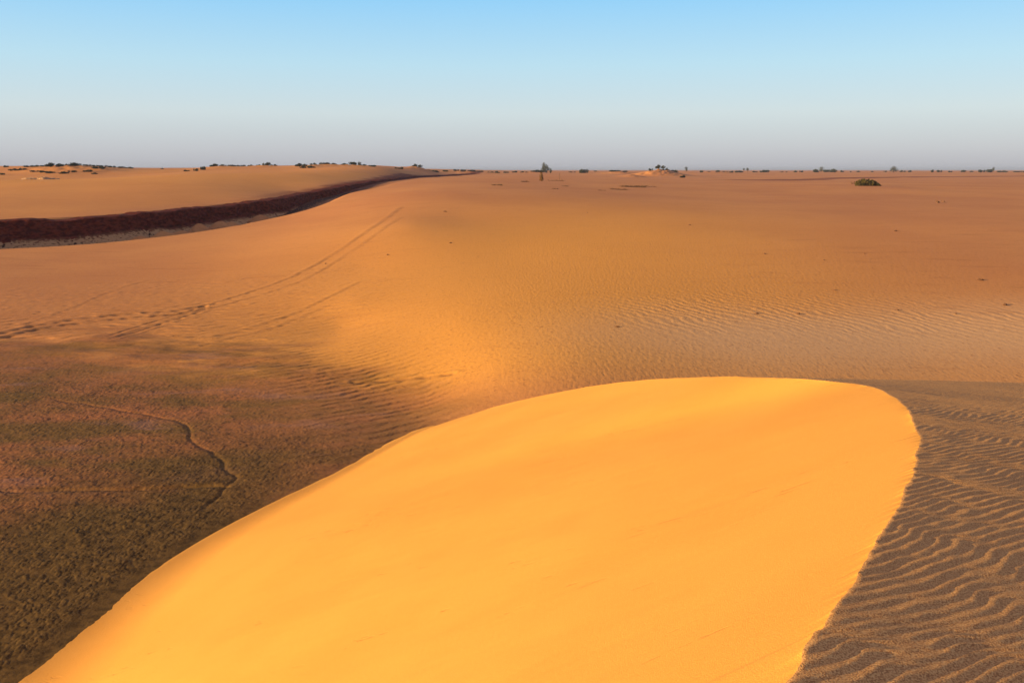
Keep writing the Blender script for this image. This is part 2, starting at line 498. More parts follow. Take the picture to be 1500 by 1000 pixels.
G1 = TPS([P3(0, 1000, -9), P3(-300, 900, -9), P3(0, 700, -9), P3(300, 700, -9), P3(500, 650, -9), P3(0, 560, -9), P3(300, 560, -9), P3(520, 590, -9), P3(640, 607, -8.95),
          P3(0, 490, -8.95), P3(250, 490, -8.9), P3(420, 520, -8.85), (0.5, 10, -9), (12, 10, -9.5), (25, 15, -9.6), (-30, 12, -9), (5, 25, -9.2), (14, 25, -9.4),
          P3(0, 420, -8.6), P3(0, 362, -8.05), P3(180, 345, -7.65), P3(300, 400, -8.3), P3(300, 450, -8.75), P3(420, 320, -6.55), P3(450, 400, -7.9), P3(460, 340, -6.5),
          P3(500, 480, -8.8), P3(600, 330, -5.45), P3(600, 285, -3.7), P3(640, 268, -2.7),
          (-6.5, 37, -8.97), (-3.6, 36.5, -8.8), (-0.5, 36, -8.15), (2.5, 36, -7.9), (10, 38, -8.05), (18, 38, -8.45), (26, 38, -8.7),
          (-13, 45, -8.9), (-8, 45, -8.6), (-2.5, 45, -7.75), (4, 45, -7.35), (14, 45, -7.55), (28, 45, -7.8),
          (-19, 55, -8.8), (-10, 55, -8.15), (-3, 55, -7.4), (5, 55, -6.98), (20, 55, -6.85), (35, 55, -6.9), (-12, 70, -7.5), (0, 70, -6.6), (15, 70, -6.2), (42, 70, -6.1),
          (-6, 100, -5.15), (18, 100, -5.0), (55, 100, -5.0), P3(780, 268, -2.75),
          P3(950, 290, -4.2), P3(1200, 290, -4.6), P3(1450, 292, -4.8), P3(1000, 268, -3.4), P3(1270, 272, -3.7), P3(1480, 272, -3.9),
          D3(720, 480, -2.2), D3(900, 420, -2.9), D3(1100, 400, -3.7), D3(1300, 430, -3.9), D3(1500, 430, -4.1), D3(800, 800, -1.6), D3(950, 800, -2.0), D3(1200, 900, -2.2), D3(1450, 900, -2.4),
          D3(200, 600, -2), D3(500, 600, -2), D3(0, 2500, -3), D3(750, 2500, -3), D3(1500, 2500, -3.5), D3(0, 9000, -4), D3(750, 9000, -4), D3(1500, 9000, -4)])

scarp_base = [P3(-260, 374, -8.5), P3(-120, 364, -8.3), P3(0, 355, -8.0), P3(120, 348, -7.8), P3(230, 336, -7.45), P3(330, 322, -7.0), P3(400, 312, -6.6), P3(450, 297, -5.8), P3(500, 284, -4.7),
              P3(560, 271, -3.7), P3(620, 262, -3.0), P3(690, 256.3, -2.5), P3(715, 253.8, -2.2)]
top_v = [330, 326, 322, 317.5, 309, 300, 291, 283, 273.5, 263.5, 258, 254.8, 253.6]
scarp_top = []
for (x, y, z), tv in zip(scarp_base, top_v):
    r = ray(750 + (x / y) * FPX, tv); scarp_top.append(r[2] / r[1] * (y + 2.0))
SC = spline([(x, y, z, t) for (x, y, z), t in zip(scarp_base, scarp_top)], 420)
SCpath = SC[::6, :2]
SCside = np.vstack([SCpath, [[SCpath[-1][0] + 20, 700], [60, 1500], [300, 9000]]])

g2 = [(x - 2.5, y + 2.0, t) for (x, y, z), t in zip(scarp_base, scarp_top)]
g2 += [D3(-200, 150, -4.3), D3(0, 140, -4.0), D3(100, 150, -3.6), D3(200, 150, -3.5), D3(300, 160, -3.1), D3(400, 190, -2.2),
       D3(0, 215, -2.3), D3(100, 215, -2.35), D3(180, 215, -1.75), D3(260, 215, -1.15), D3(340, 222, -0.95), D3(420, 235, -0.7), D3(500, 250, -0.5), D3(580, 300, -0.2),
       D3(0, 262, -3.2), D3(100, 262, -3.1), D3(180, 265, -2.5), D3(260, 275, -1.2), D3(340, 265, -0.9), D3(420, 280, -0.5),
       D3(-200, 330, 0.5), D3(0, 330, 0.75), D3(60, 320, 1.0), D3(130, 320, 1.25), D3(200, 340, 0.35), D3(250, 380, 0.1), D3(320, 350, 0.9), D3(400, 350, 1.3), D3(480, 350, 1.2), D3(560, 380, 0.9),
       D3(640, 470, 1.2), D3(690, 520, 1.5), D3(740, 620, 0.2), D3(0, 900, -1), D3(300, 900, -1), D3(600, 900, -1), D3(0, 2500, -3), D3(500, 2500, -3), D3(750, 2500, -3), D3(0, 9000, -4), D3(750, 9000, -4)]
G2 = TPS(g2, 2e-4)

# sand heaped up round the roots of the shrubs and small hummocks: (x, y, radius, height)
HUMMOCK = []


def hum(u, d, r, h, ry=None): x, y = az(u, d); HUMMOCK.append((x, y, r, ry or r, h))


for u, d, r, h in [(50, 305, 5, .9), (78, 300, 7, 1.2), (112, 305, 8, 1.3), (145, 300, 5, .7), (318, 330, 7, 1.0), (388, 335, 5, 1.0), (445, 330, 6, .9), (475, 340, 6, 1.1), (522, 345, 8, 1.2),
                   (610, 430, 6, 1.3), (690, 480, 16, 1.2), (785, 520, 8, .7), (907, 520, 11, 1.6), (925, 360, 5.5, 1.1), (961, 430, 10, 2.2), (978, 437, 11, 1.5), (1050, 640, 14, 1.0)]:
    hum(u, d, r * (1.15 if u < 600 else 1), h * (0.55 if u < 600 else 1))

for u, off, r, h in [(178, 3.8, 1.5, 0.9), (205, 4.0, 1.3, 1.25), (231, 4.2, 1.4, 1.1), (257, 4.2, 1.3, 1.4), (283, 4.3, 1.4, 1.35), (306, 3.8, 1.2, 1.0), (354, 3.6, 1.5, 1.2)]:
    i = int(np.argmin(np.abs(750 + SC[:, 0] / SC[:, 1] * FPX - u))); tx_, ty_ = SC[min(i + 3, 419), :2] - SC[max(i - 3, 0), :2]; ln = math.hypot(tx_, ty_)
    HUMMOCK.append((SC[i, 0] + ty_ / ln * off, SC[i, 1] - tx_ / ln * off, r, r, h))

CREASES = [  # little channels in the pan crust
    [(85, 585), (160, 597), (235, 610), (272, 622), (282, 645), (312, 662), (335, 690), (344, 702), (326, 716), (322, 728), (300, 742)],
    [(0, 719), (80, 717), (180, 716), (250, 714), (330, 712)],
]
TRACKS = [  # (line, rut half-width, depth, strength)
    ([(-60, 503), (0, 490), (60, 476), (120, 467), (200, 459), (260, 455), (298, 449)], 0.26, 0.07),
    ([(-60, 508), (0, 496), (60, 482), (120, 473), (200, 465), (270, 459), (300, 453)], 0.24, 0.07),
    ([(298, 449), (350, 433), (420, 409), (480, 378), (520, 352), (560, 325), (590, 303)], 0.13, 0.030),
    ([(290, 458), (340, 444), (400, 427), (460, 403), (510, 372), (550, 345), (590, 318)], 0.13, 0.020),
    ([(298, 449), (250, 464), (205, 477), (158, 493)], 0.15, 0.036),
    ([(300, 454), (260, 467), (215, 481), (165, 497)], 0.15, 0.036),
    ([(255, 492), (300, 494), (345, 487), (390, 474), (440, 456), (490, 432), (530, 412)], 0.18, 0.022),
    ([(300, 505), (350, 493), (400, 481), (450, 462), (480, 448)], 0.18, 0.020),
    ([(40, 474), (80, 461), (120, 446), (170, 424), (220, 410)], 0.12, 0.016),
    ([(520, 560), (570, 557), (610, 554), (660, 548)], 0.16, 0.06),
]


def on_G(u, v):
    z = -8.5
    for _ in range(12):
        x, y = at(u, v, z); z = 0.5 * z + 0.5 * float(G1(np.array([x]), np.array([y]))[0])
    return at(u, v, z)


TR = [(spline([on_G(u, v) for u, v in L], 60), w, dp) for L, w, dp in TRACKS]
CR = [spline([at(u, v, -9) for u, v in L], 50) for L in CREASES]
MUD_POLY = [(-300, 500), (0, 496), (150, 501), (300, 517), (420, 530), (520, 556), (600, 584), (670, 603), (700, 640)]
MUD_XY = [(-45.0, -10.0)] + [at(u, v, -9) for u, v in MUD_POLY] + [(6.0, -10.0)]
RED_LINE = spline([az(1062, 300), az(1120, 312), az(1180, 345), az(1260, 420), az(1360, 470), az(1500, 520), az(1650, 600)], 40)


def inside(x, y, P):
    c = np.zeros(np.shape(x), bool)
    for (ax, ay), (bx, by) in zip(P, P[1:] + P[:1]):
        if ay == by: continue
        m = ((ay > y) != (by > y)) & (x < (bx - ax) * (y - ay) / (by - ay) + ax)
        c ^= m
    return c


def ground_h(x, y, fine=True):
    """height relative to the eye and the surface masks, for flat arrays"""
    r = np.hypot(x, y)
    a = G1(x, y)
    b = np.array(a)
    far = (r > 60) & (x < 120)
    sd = np.full(x.shape, -99.0)
    if far.any():
        d, s, side = poly_dist(x[far], y[far], SCside)
        sd[far] = d * np.sign(side)
        bb = G2(x[far], y[far])
        # the scarp dies out towards its far end
        b[far] = bb
    wd = sstep(330, 540, y) * 70
    t = sstep(0.4, 2.2 + wd, sd)
    a = a - 0.95 * sstep(-8.6, -4.8, sd) * sstep(230, 150, y)
    z = a * (1 - t) + b * t
    hm = np.zeros(x.shape)
    for hx, hy, rx, ry, h in HUMMOCK:
        m = np.abs(x - hx) + np.abs(y - hy) < 5 * max(rx, ry)
        if m.any():
            xx = (x[m] - hx) / rx; yy = (y[m] - hy) / ry
            if rx < 2: hm[m] = np.maximum(hm[m], np.exp(-0.6 * (xx * xx + yy * yy)))
            z[m] += h * np.exp(-(xx * xx + yy * yy)) * (1 + 0.35 * fbm(x[m] * 0.4, y[m] * 0.4, 3, 3))
    # broad wind-made swells
    z += np.interp(r, [20, 60, 150, 400, 2000], [0.0, 0.06, 0.12, 0.25, 0.5]) * fbm(x * 0.045, y * 0.045, 3, 2)
    mud = np.zeros(x.shape); dark = np.zeros(x.shape); lit_gold = np.zeros(x.shape); red = np.zeros(x.shape); rip = np.zeros(x.shape); rut = np.zeros(x.shape)
    near = r < 75
    if near.any():
        X, Y = x[near], y[near]; zn = z[near]; rn = r[near]
        PB = MUD_XY + MUD_XY[:1]
        d, _, _ = poly_dist(X, Y, PB)
        ins = inside(X, Y, MUD_XY)
        s = np.where(ins, d, -d)
        patch = fbm(X * 0.22 + 3, Y * 0.42, 4, 15)
        mm = sstep(-2.2, 2.2, s + (2.5 + 6.5 * sstep(-7, -15, X)) * patch + 0.4)
        mm = mm * sstep(-7.5, -0.5, s)
        core = sstep(2.0, 9.0, s + 3 * patch)
        mud[near] = np.clip(mm * (0.75 + 0.25 * core), 0, 1)
        # darker, damper crust close under the dune
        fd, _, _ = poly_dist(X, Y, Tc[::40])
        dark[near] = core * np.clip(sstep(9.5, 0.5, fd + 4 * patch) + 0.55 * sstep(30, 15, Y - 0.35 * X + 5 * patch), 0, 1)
        # blisters of the crust and the cracks between them
        f1, f2, cid = worley(X / 0.15 + 0.35 * fbm(X * 2, Y * 2, 2, 44), Y / 0.18 + 0.35 * fbm(X * 2, Y * 2, 2, 45))
        edge = np.clip((f2 - f1) / 0.30, 0, 1)
        cr = (0.008 * edge + 0.011 * (cid - 0.5) * edge) + 0.022 * np.maximum(fbm(X * 1.1, Y * 1.1, 3, 46), -0.2)
        zn = zn + cr * mm * (0.45 + 0.55 * core) * sstep(0.0, 0.7, fd)
        # larger wind scallops where sand thins out over the crust
        rim = np.exp(-((s - 0.2) / 4.0) ** 2) * sstep(70, 38, rn)
        ph = 2 * np.pi * (X * -0.55 + Y * 0.84 + 0.4 * fbm(X * 0.5, Y * 0.5, 2, 25) + 0.12 * fbm(X * 1.6, Y * 1.6, 2, 26)) / 0.62
        zn = zn + rim * sstep(-18, -7, X) * sstep(-1.0, -4.5, X) * (0.022 * np.sin(ph + 0.5 * np.sin(ph)) + 0.010 * fbm(X * 1.1 + Y * 0.5, Y * 2.6 - X * 0.9, 3, 27))
        zn = zn + rim * sstep(-6, -16, X) * 0.16 * fbm(X * 0.30, Y * 0.8, 3, 28)
        # creases
        for ci, C in enumerate(CR):
            d, _, sg = poly_dist(X, Y, C)
            dd = d * sg + 0.12 * fbm(X * 1.5, Y * 1.5, 3, 33)
            zn = zn - (0.022, 0.055)[ci] * np.exp(-(dd / (0.08, 0.11)[ci]) ** 2) + (0.003, 0.004)[ci] * np.exp(-((np.abs(dd) - 0.36) / 0.16) ** 2)
        # mounds of sand ripples on the open sand
        gl = np.exp(-((X - 0.10 * (Y - 40)) / 11) ** 2) * sstep(30, 36, Y)
        open_ = (1 - mm) * (1 - 0.9 * gl)
        ph = 2 * np.pi * (X * -0.35 + Y * 0.94 + 0.9 * fbm(X * 0.25, Y * 0.25, 2, 65) + 0.25 * fbm(X * 1.2, Y * 1.2, 2, 66)) / 0.95
        zn = zn + open_ * sstep(4, -14, X) * sstep(-40, -10, s) * 0.020 * np.sin(ph + 0.5 * np.sin(ph))
        # the sand ripples of the hollow behind the dune
        ph = 2 * np.pi * (X * 0.80 + Y * 0.60 + 0.5 * fbm(X * 0.4, Y * 0.4, 2, 67) + 0.2 * fbm(X * 1.5, Y * 1.5, 2, 68)) / 0.62
        strip = sstep(2, 9, X) * np.exp(-((Y - 47 - 2.5 * fbm(X * 0.1, Y * 0, 2, 69)) / 4.5) ** 2)
        zn = zn + strip * 0.010 * np.sin(ph + 0.4 * np.sin(ph))
        z[near] = zn
    mid = (r > 30) & (r < 170)
    if mid.any():
        X, Y = x[mid], y[mid]; zm = z[mid]; ru = np.zeros(X.shape)
        for L, w, dp in TR:
            m = (X > L[:, 0].min() - 3) & (X < L[:, 0].max() + 3) & (Y > L[:, 1].min() - 3) & (Y < L[:, 1].max() + 3)
            if not m.any(): continue
            d, s, sg = poly_dist(X[m], Y[m], L)
            br = 0.45 + 0.35 * np.sin(s * 2 * np.pi / 0.9 + 3 * fbm(s * 0.3, s * 0, 2, 5)) + 0.6 * fbm(s * 1.3, s * 0 + dp * 900, 2, 5) + 0.6 * fbm(s * 0.25, s * 0 + w * 50, 2, 6)
            br = np.clip(br, 0, 1.2); d = np.abs(d * sg + 0.10 * fbm(s * 0.5, s * 0 + dp * 300, 3, 8) + 0.10 * fbm(X[m] * 1.5, Y[m] * 1.5, 2, 9))
            wide = np.maximum(w, Y[m] * 0.0026)
            cut = np.exp(-(d / wide) ** 2)
            zm[m] = zm[m] - dp * br * 0.75 * cut + dp * 0.40 * np.exp(-((d - 2.1 * wide) / wide) ** 2) * (sg > 0)
            ru[m] = np.maximum(ru[m], cut * np.clip(0.3 + br, 0, 1) * min(1.0, dp / 0.05))
        z[mid] = zm; rut[mid] = ru
    # sunlight painted in: golden colour on the sun-facing slope right of the valley head
    gx = x - (1 + 0.10 * (y - 40)); lit_gold = np.exp(-(gx / 22) ** 2) * sstep(30, 38, y) * sstep(150, 70, y) * 0.9
    lit_gold = np.maximum(lit_gold, sstep(2, 10, sd) * (0.25 + 0.3 * np.exp(-((r - 215) / 40) ** 2)) * sstep(420, 300, r))  # lit crest beyond the scarp, likewise brightened by colour
    rip = sstep(-10, 4, x) * sstep(150, 60, r) * 0.8 + 0.12
    fr = r > 200
    if fr.any():
        d, s, sg = poly_dist(x[fr], y[fr], RED_LINE)
        q = d * np.where(sg > 0, 1, 1.6) + 9 * fbm(x[fr] * 0.06, y[fr] * 0.06, 3, 77)
        red[fr] = np.maximum(red[fr], 0.75 * sstep(15, 6, q) * sstep(0, 25, s + 5))
    pale = sstep(-3, 12, x) * np.exp(-((y - 41 - 0.10 * x - 2 * fbm(x * 0.08, y * 0.1, 2, 70)) / 5.5) ** 2)
    rip = rip * (1 - 0.65 * pale)
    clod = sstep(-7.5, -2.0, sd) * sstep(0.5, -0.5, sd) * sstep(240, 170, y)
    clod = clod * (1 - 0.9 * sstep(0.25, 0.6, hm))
    # red earth shows along the lip of the scarp and runs on beyond it
    red = np.maximum(red, 0.9 * sstep(4.5, 1.8, np.abs(sd - 1.2) + 1.5 * fbm(x * 0.3, y * 0.3, 2, 78)) * sstep(120, 190, y) * sstep(560, 480, y))
    return z, dict(mud=mud, dark=dark, lit_gold=np.clip(lit_gold, 0, 1), red=red, rip=rip, rut=rut, clod=clod, pale=pale)


def build_ground():
    fine = math.radians(34.5)
    a = np.linspace(-fine, fine, 1120)
    out = np.radians([35.2, 36.5, 38.5, 41, 45, 50, 57, 66, 78, 92, 110, 130, 150, 168, 180])
    ang = np.concatenate([-out[::-1], a, out])
    rr = [3.0]
    while rr[-1] < 9500:
        q = rr[-1]
        rr.append(q * (1.12 if q < 12.5 else 1.0031 if q < 62 else 1.0055 if q < 112 else 1.0075 if q < 340 else 1.006 if q < 560 else 1.012 if q < 900 else 1.05))
    rr = np.array(rr)
    A, R = np.meshgrid(ang, rr)
    X = R * np.sin(A); Y = R * np.cos(A)
    nr, nc = X.shape
    z, at_ = ground_h(X.ravel(), Y.ravel())
    # behind the camera the land levels off
    back = sstep(math.radians(60), math.radians(120), np.abs(A)).ravel()
    z = z * (1 - back) + back * (-8.0)
    P = np.stack([X.ravel(), Y.ravel(), z + ZC], -1)
    N = grid_normals(P, nr, nc)
    Q = grid_quads(nr, nc)
    cx = P[Q].mean(1)
    # what lies under the near dune is not needed
    bx = np.interp(cx[:, 1], [8, 12, 28, 28.1], [-6.5, -5.5, 2.5, 900])
    keep = ~((cx[:, 1] > -4) & (cx[:, 1] < 27) & (cx[:, 0] > bx) & (cx[:, 0] < 12))
    Q = Q[keep]
    mf = at_['mud'][Q].mean(1) > 0.5

    def part(name, q, **pr):
        used = np.unique(q); idx = np.full(len(P), -1, np.int64); idx[used] = np.arange(len(used))
        me = new_mesh(name, P[used], idx[q], {k: v[used] for k, v in at_.items()}, M_GROUND, True, N[used])
        return link(name, me, kind='structure', **pr)
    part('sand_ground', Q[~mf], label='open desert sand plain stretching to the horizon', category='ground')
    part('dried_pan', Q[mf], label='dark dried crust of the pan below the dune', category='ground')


def build_scarp():
    S = spline([tuple(p) for p in SC[::4]], 1500)
    ds = np.hypot(*np.diff(S[:, :2], axis=0).T); arc = np.concatenate([[0], np.cumsum(ds)])
    T = np.gradient(S[:, :2], axis=0); T /= np.linalg.norm(T, axis=1, keepdims=True)
    Nn = np.stack([T[:, 1], -T[:, 0]], -1)          # out of the face, to the right of the path
    prof = np.linspace(0, 1, 56)
    H = (S[:, 3] - S[:, 2])[:, None]
    fade = sstep(arc[-1], arc[-1] - 40, arc)[:, None]
    # profile: foot slope of sand (0..0.45 of the height), cliff above with a crumbling lip
    p = prof[None, :]
    k = 0.40 + 0.12 * fbm(arc * 0.15, arc * 0, 3, 91)[:, None]
    lobes = np.abs(np.sin(arc * np.pi / 7.5 + 1.6 * fbm(arc * 0.07, arc * 0 + 2, 2, 92)))[:, None] ** 0.7
    out_low = (2.0 + 2.4 * lobes * sstep(80, 105, S[:, 1])[:, None]) * (1 - np.clip(p / k, 0, 1)) ** 1.15
    out_hi = 0.75 * (1 - np.clip((p - k) / (1 - k), 0, 1)) ** 0.9 * (p > k) + 0.75 * (p <= k)
    off = out_low + out_hi - 2.2 * sstep(0.93, 1.0, p) - 0.1
    rough = 0.30 * fbm(arc[:, None] * 0.9 + 0 * p, p * 5 + arc[:, None] * 0.2, 4, 93) * sstep(0.0, 0.25, p) * (0.35 + 0.65 * sstep(k - 0.1, k + 0.1, p))
    off = off * (0.35 + 0.65 * fade) + rough
    low = 0.35 + 0.85 * sstep(230, 150, S[:, 1])[:, None]
    zz = S[:, 2:3] - low + (H + low + 0.07) * (p ** 0.92) * np.ones_like(off)
    lip = 0.26 * fbm(arc * 0.35, arc * 0 + 7, 3, 94)[:, None] * sstep(0.75, 0.97, p)
    zz = zz + lip - 0.10 * sstep(0.97, 1.0, p)
    X = S[:, 0:1] + Nn[:, 0:1] * off; Y = S[:, 1:2] + Nn[:, 1:2] * off
    red = sstep(k - 0.34, k + 0.14, p * np.ones_like(off)) * 0.95
    red = np.clip(red + 0.4 * sstep(150, 260, S[:, 1])[:, None] * sstep(0.2, 0.5, p), 0, 1)
    talus = sstep(0.25, 0.55, lobes) * sstep(k + 0.02, k - 0.12, p * np.ones_like(off)) * sstep(190, 140, S[:, 1])[:, None] * 0.35
    nr, nc = X.shape
    P = np.stack([X, Y, zz + ZC], -1).reshape(-1, 3)
    Q = grid_quads(nr, nc)
    me = new_mesh('red_scarp', P, Q, {'red': red, 'talus': talus}, M_SCARP)
    link('red_scarp', me, kind='structure', label='dark red earth scarp with sand lobes at its foot', category='scarp')


build_dune()
build_ground()
build_scarp()


def ground_z(x, y):
    z, _ = ground_h(np.array([float(x)]), np.array([float(y)]))
    return float(z[0]) + ZC


# ------------------------------------------------------------------ plants
def leaves(n, lobes, leaf, seed, up=0.35):
    """leaf-sized quads spread through a few overlapping lobes (cx, cy, cz, rx, ry, rz), denser outside"""
    g = np.random.default_rng(seed); co = []; q = []
    vol = np.array([l[3] * l[4] * l[5] for l in lobes]) ** 0.67; vol /= vol.sum()
    pick = g.choice(len(lobes), n, p=vol)
    for i in range(n):
        cx, cy, cz, rx, ry, rz = lobes[pick[i]]
        d = g.normal(size=3); d /= np.linalg.norm(d); rad = g.random() ** 0.45 * (0.82 + 0.3 * g.random())
        c = np.array([cx + d[0] * rx * rad, cy + d[1] * ry * rad, max(cz + d[2] * rz * rad, 0.02)])
        a = g.normal(size=3); a[2] += up; a /= np.linalg.norm(a)
        b = np.cross(a, g.normal(size=3)); b /= np.linalg.norm(b)
        s = leaf * (0.6 + 0.8 * g.random())
        k = len(co)
        co += [c - a * s, c - b * s * 0.42, c + a * s, c + b * s * 0.42]; q.append((k, k + 1, k + 2, k + 3))
    return np.array(co), np.array(q)


def tubes(paths, sides=5):
    co = []; q = []
    for P in paths:                           # P: list of (x, y, z, radius)
        base = len(co)
        for i, (x, y, z, r) in enumerate(P):
            for s in range(sides):
                t = 2 * math.pi * s / sides
                co.append((x + r * math.cos(t), y + r * math.sin(t), z))
        for i in range(len(P) - 1):
            for s in range(sides):
                a = base + i * sides + s; b = base + i * sides + (s + 1) % sides
                q.append((a, b, b + sides, a + sides))
    return np.array(co), np.array(q)


def stems_mesh(name, n, w, h, seed, mat=None):
    g = random.Random(seed); paths = []
    for i in range(n):
        t = g.random() * 6.28; r = w * (0.3 + 0.6 * g.random()); hh = h * (0.5 + 0.45 * g.random()); k = 0.018 * h
        paths.append([(0.1 * r * math.cos(t), 0.1 * r * math.sin(t), -0.15 * h, k), (0.5 * r * math.cos(t), 0.5 * r * math.sin(t), hh * 0.45, k * 0.8), (r * math.cos(t), r * math.sin(t), hh, k * 0.3)])
    co, q = tubes(paths); return new_mesh(name, co, q, None, mat or M_WOOD)


def shrub_meshes():
    out = []
    for i in range(6):                        # unit shrubs: about 1 wide, height given by the lobes
        g = random.Random(100 + i); lobes = []
        for j in range(5 + i % 3):
            x = (g.random() - 0.5) * 0.72; hh = (0.20 + 0.20 * g.random()) * (1 - 0.5 * abs(x))
            lobes.append((x, (g.random() - 0.5) * 0.35, hh * 0.55, 0.16 + 0.10 * g.random(), 0.17, hh * 0.62))
        co, q = leaves(620, lobes, 0.062, 200 + i)
        out.append(new_mesh('shrub', co, q, None, M_LEAF_DARK, False))
    return out


SHRUBS = shrub_meshes()


def shrub(u, d, wpx, hpx, label, group, cat='shrub', dz=0.0, name='desert_shrub'):
    x, y = az(u, d); k = d / FPX
    o = link(name, random.choice(SHRUBS), label=label, category=cat, group=group)
    o.location = (x, y, ground_z(x, y) - 0.05 + dz); o.rotation_euler = (0, 0, random.choice((0, math.pi)) + random.uniform(-.4, .4))
    o.scale = (wpx * k * 1.12, wpx * k * 0.9, hpx * k * 2.8)
    return o


def tree(u, d, wpx, hpx, lobes, trunk, label, mat, group=None, n=700, leaf=0.05, name='desert_tree', cat='tree', seed=1):
    """lobes in units of the tree's height; trunk: list of tube paths in the same units"""
    x, y = az(u, d); H = hpx * 1.15 * d / FPX; W = wpx * 1.15 * d / FPX
    root = link(name, None, label=label, category=cat)
    if group: root['group'] = group
    root.location = (x, y, ground_z(x, y) - 0.04 * H)
    L = [(cx * W, cy * W, cz * H, rx * W, ry * W, rz * H) for cx, cy, cz, rx, ry, rz in lobes]
    co, q = leaves(n, L, leaf * H, seed); link('crown', new_mesh('crown', co, q, None, mat, False), root)
    co, q = tubes([[(px * W, py * W, pz * H, pr * H) for px, py, pz, pr in p] for p in trunk], 6)
    link('trunk', new_mesh('trunk', co, q, None, M_WOOD), root)
    return root


def bush(u, d, wpx, hpx, lobes, label, mat, n, leaf, name, seed, ns=14, v=None):
    x, y = az(u, d) if v is None else on_G(u, v); d = y; H = hpx * d / FPX; W = wpx * d / FPX
    root = link(name, None, label=label, category='bush'); root.location = (x, y, ground_z(x, y) - 0.03 * H)
    L = [(cx * W, cy * W, cz * H, rx * W, ry * W, rz * H) for cx, cy, cz, rx, ry, rz in lobes]
    co, q = leaves(n, L, leaf, seed, 0.9); link('foliage', new_mesh('foliage', co, q, None, mat, False), root)
    link('stems', stems_mesh('stems', ns, W * 0.45, H * 0.9, seed), root)
    return root


# shrubs along the left skyline
LAB_L = 'dark low shrub on the sandy rise beyond the red scarp'
GRP_L = 'dark shrubs on the rise beyond the red scarp'
for u, d, w, h in [(10, 330, 8, 3), (44, 318, 14, 3), (58, 318, 12, 3), (3, 285, 8, 3), (22, 300, 18, 3), (33, 300, 12, 3.4), (50, 292, 12, 2.5), (62, 290, 12, 3), (78, 302, 22, 5.5), (95, 308, 12, 4),
                   (112, 306, 20, 5), (128, 318, 12, 3), (139, 320, 9, 2.4), (150, 320, 13, 2.6), (163, 322, 11, 2.6), (175, 325, 15, 2.4), (190, 335, 13, 2.4), (75, 288, 14, 3), (95, 286, 14, 3.5), (106, 290, 12, 3),
                   (130, 292, 14, 3), (145, 300, 16, 4), (137, 286, 10, 2.5), (238, 340, 5, 2.4), (272, 300, 9, 2.2), (287, 300, 7, 4), (297, 310, 8, 5.5), (318, 334, 21, 4), (338, 345, 9, 3.4),
                   (347, 345, 8, 3), (356, 345, 8, 2.6), (368, 345, 9, 2.6), (380, 340, 8, 2.4), (388, 338, 7, 4), (394, 338, 6, 5), (402, 342, 9, 2.6), (440, 326, 17, 4.5), (452, 310, 20, 3.5),
                   (460, 338, 9, 3.2), (475, 342, 15, 3.6), (490, 345, 9, 2.5), (506, 345, 11, 2.6), (520, 348, 17, 4.5), (531, 345, 10, 2.4), (545, 345, 11, 2.4), (580, 385, 6, 2), (588, 385, 9, 3)]:
    if u < 200: where = 'on the sunlit slope just behind the pale rocks' if d < 303 else 'on the skyline mound behind the pale rocks'
    elif u < 400: where = 'on the pale rise above the deepest stretch of the red scarp'
    else: where = 'on the rise above the bend of the red scarp'
    big = ' tall' if h >= 4.5 else ' small' if w <= 9 else ' low wide'
    shrub(u, d, w, h, 'dark%s shrub %s' % (big, where), GRP_L)
LAB_M = 'dark shrub cushion topping the low rise past the end of the red scarp'
GRP_M = 'dark shrubs past the end of the red scarp'
for u, d, w, h in [(610, 432, 14, 4.5), (629, 440, 15, 2.4), (638, 450, 9, 3), (653, 470, 9, 2.4), (668, 478, 8, 2.6), (679, 480, 9, 2.4), (690, 482, 14, 2.4), (703, 484, 9, 2.2), (716, 520, 8, 2.4), (726, 530, 13, 3.2),
                   (742, 560, 9, 2.2), (755, 580, 9, 2.4), (767, 600, 11, 1.8)]:
    shrub(u, d, w, h, LAB_M, GRP_M)
shrub(785, 524, 21, 3.4, 'low wide dark shrub at the foot of the tall leaning tree', 'shrubs round the leaning tree')
shrub(838, 640, 11, 1.4, 'flat dark shrub between the leaning tree and the domed shrub', 'shrubs round the leaning tree')
shrub(856, 600, 13, 6.0, 'domed dark shrub standing alone right of the leaning tree', 'shrubs round the leaning tree')
shrub(872, 800, 5, 1.6, 'tiny shrub just right of the domed dark shrub', 'shrubs round the leaning tree')
shrub(901, 521, 15, 2.4, 'flat dark shrub spread over the top of a smooth sand mound', 'shrubs on the smooth mound')
shrub(913, 521, 14, 2.2, 'flat dark shrub spread over the top of a smooth sand mound', 'shrubs on the smooth mound')
for u, d, w, h in [(953, 432, 7, 3.2), (966, 432, 13, 5.2), (975, 436, 10, 4.5), (982, 437, 11, 5.5), (989, 440, 9, 5)]:
    shrub(u, d, w, h, 'bushy dark shrub crowning the tall golden sand mound', 'shrubs on the tall golden mound')
shrub(1001, 372, 11, 3.4, 'round dark shrub on the sand beside the tall golden mound', 'shrubs near the tall golden mound')
LAB_R = 'dark shrub on the flat horizon of the sand plain'
GRP_R = 'dark shrubs on the flat horizon'
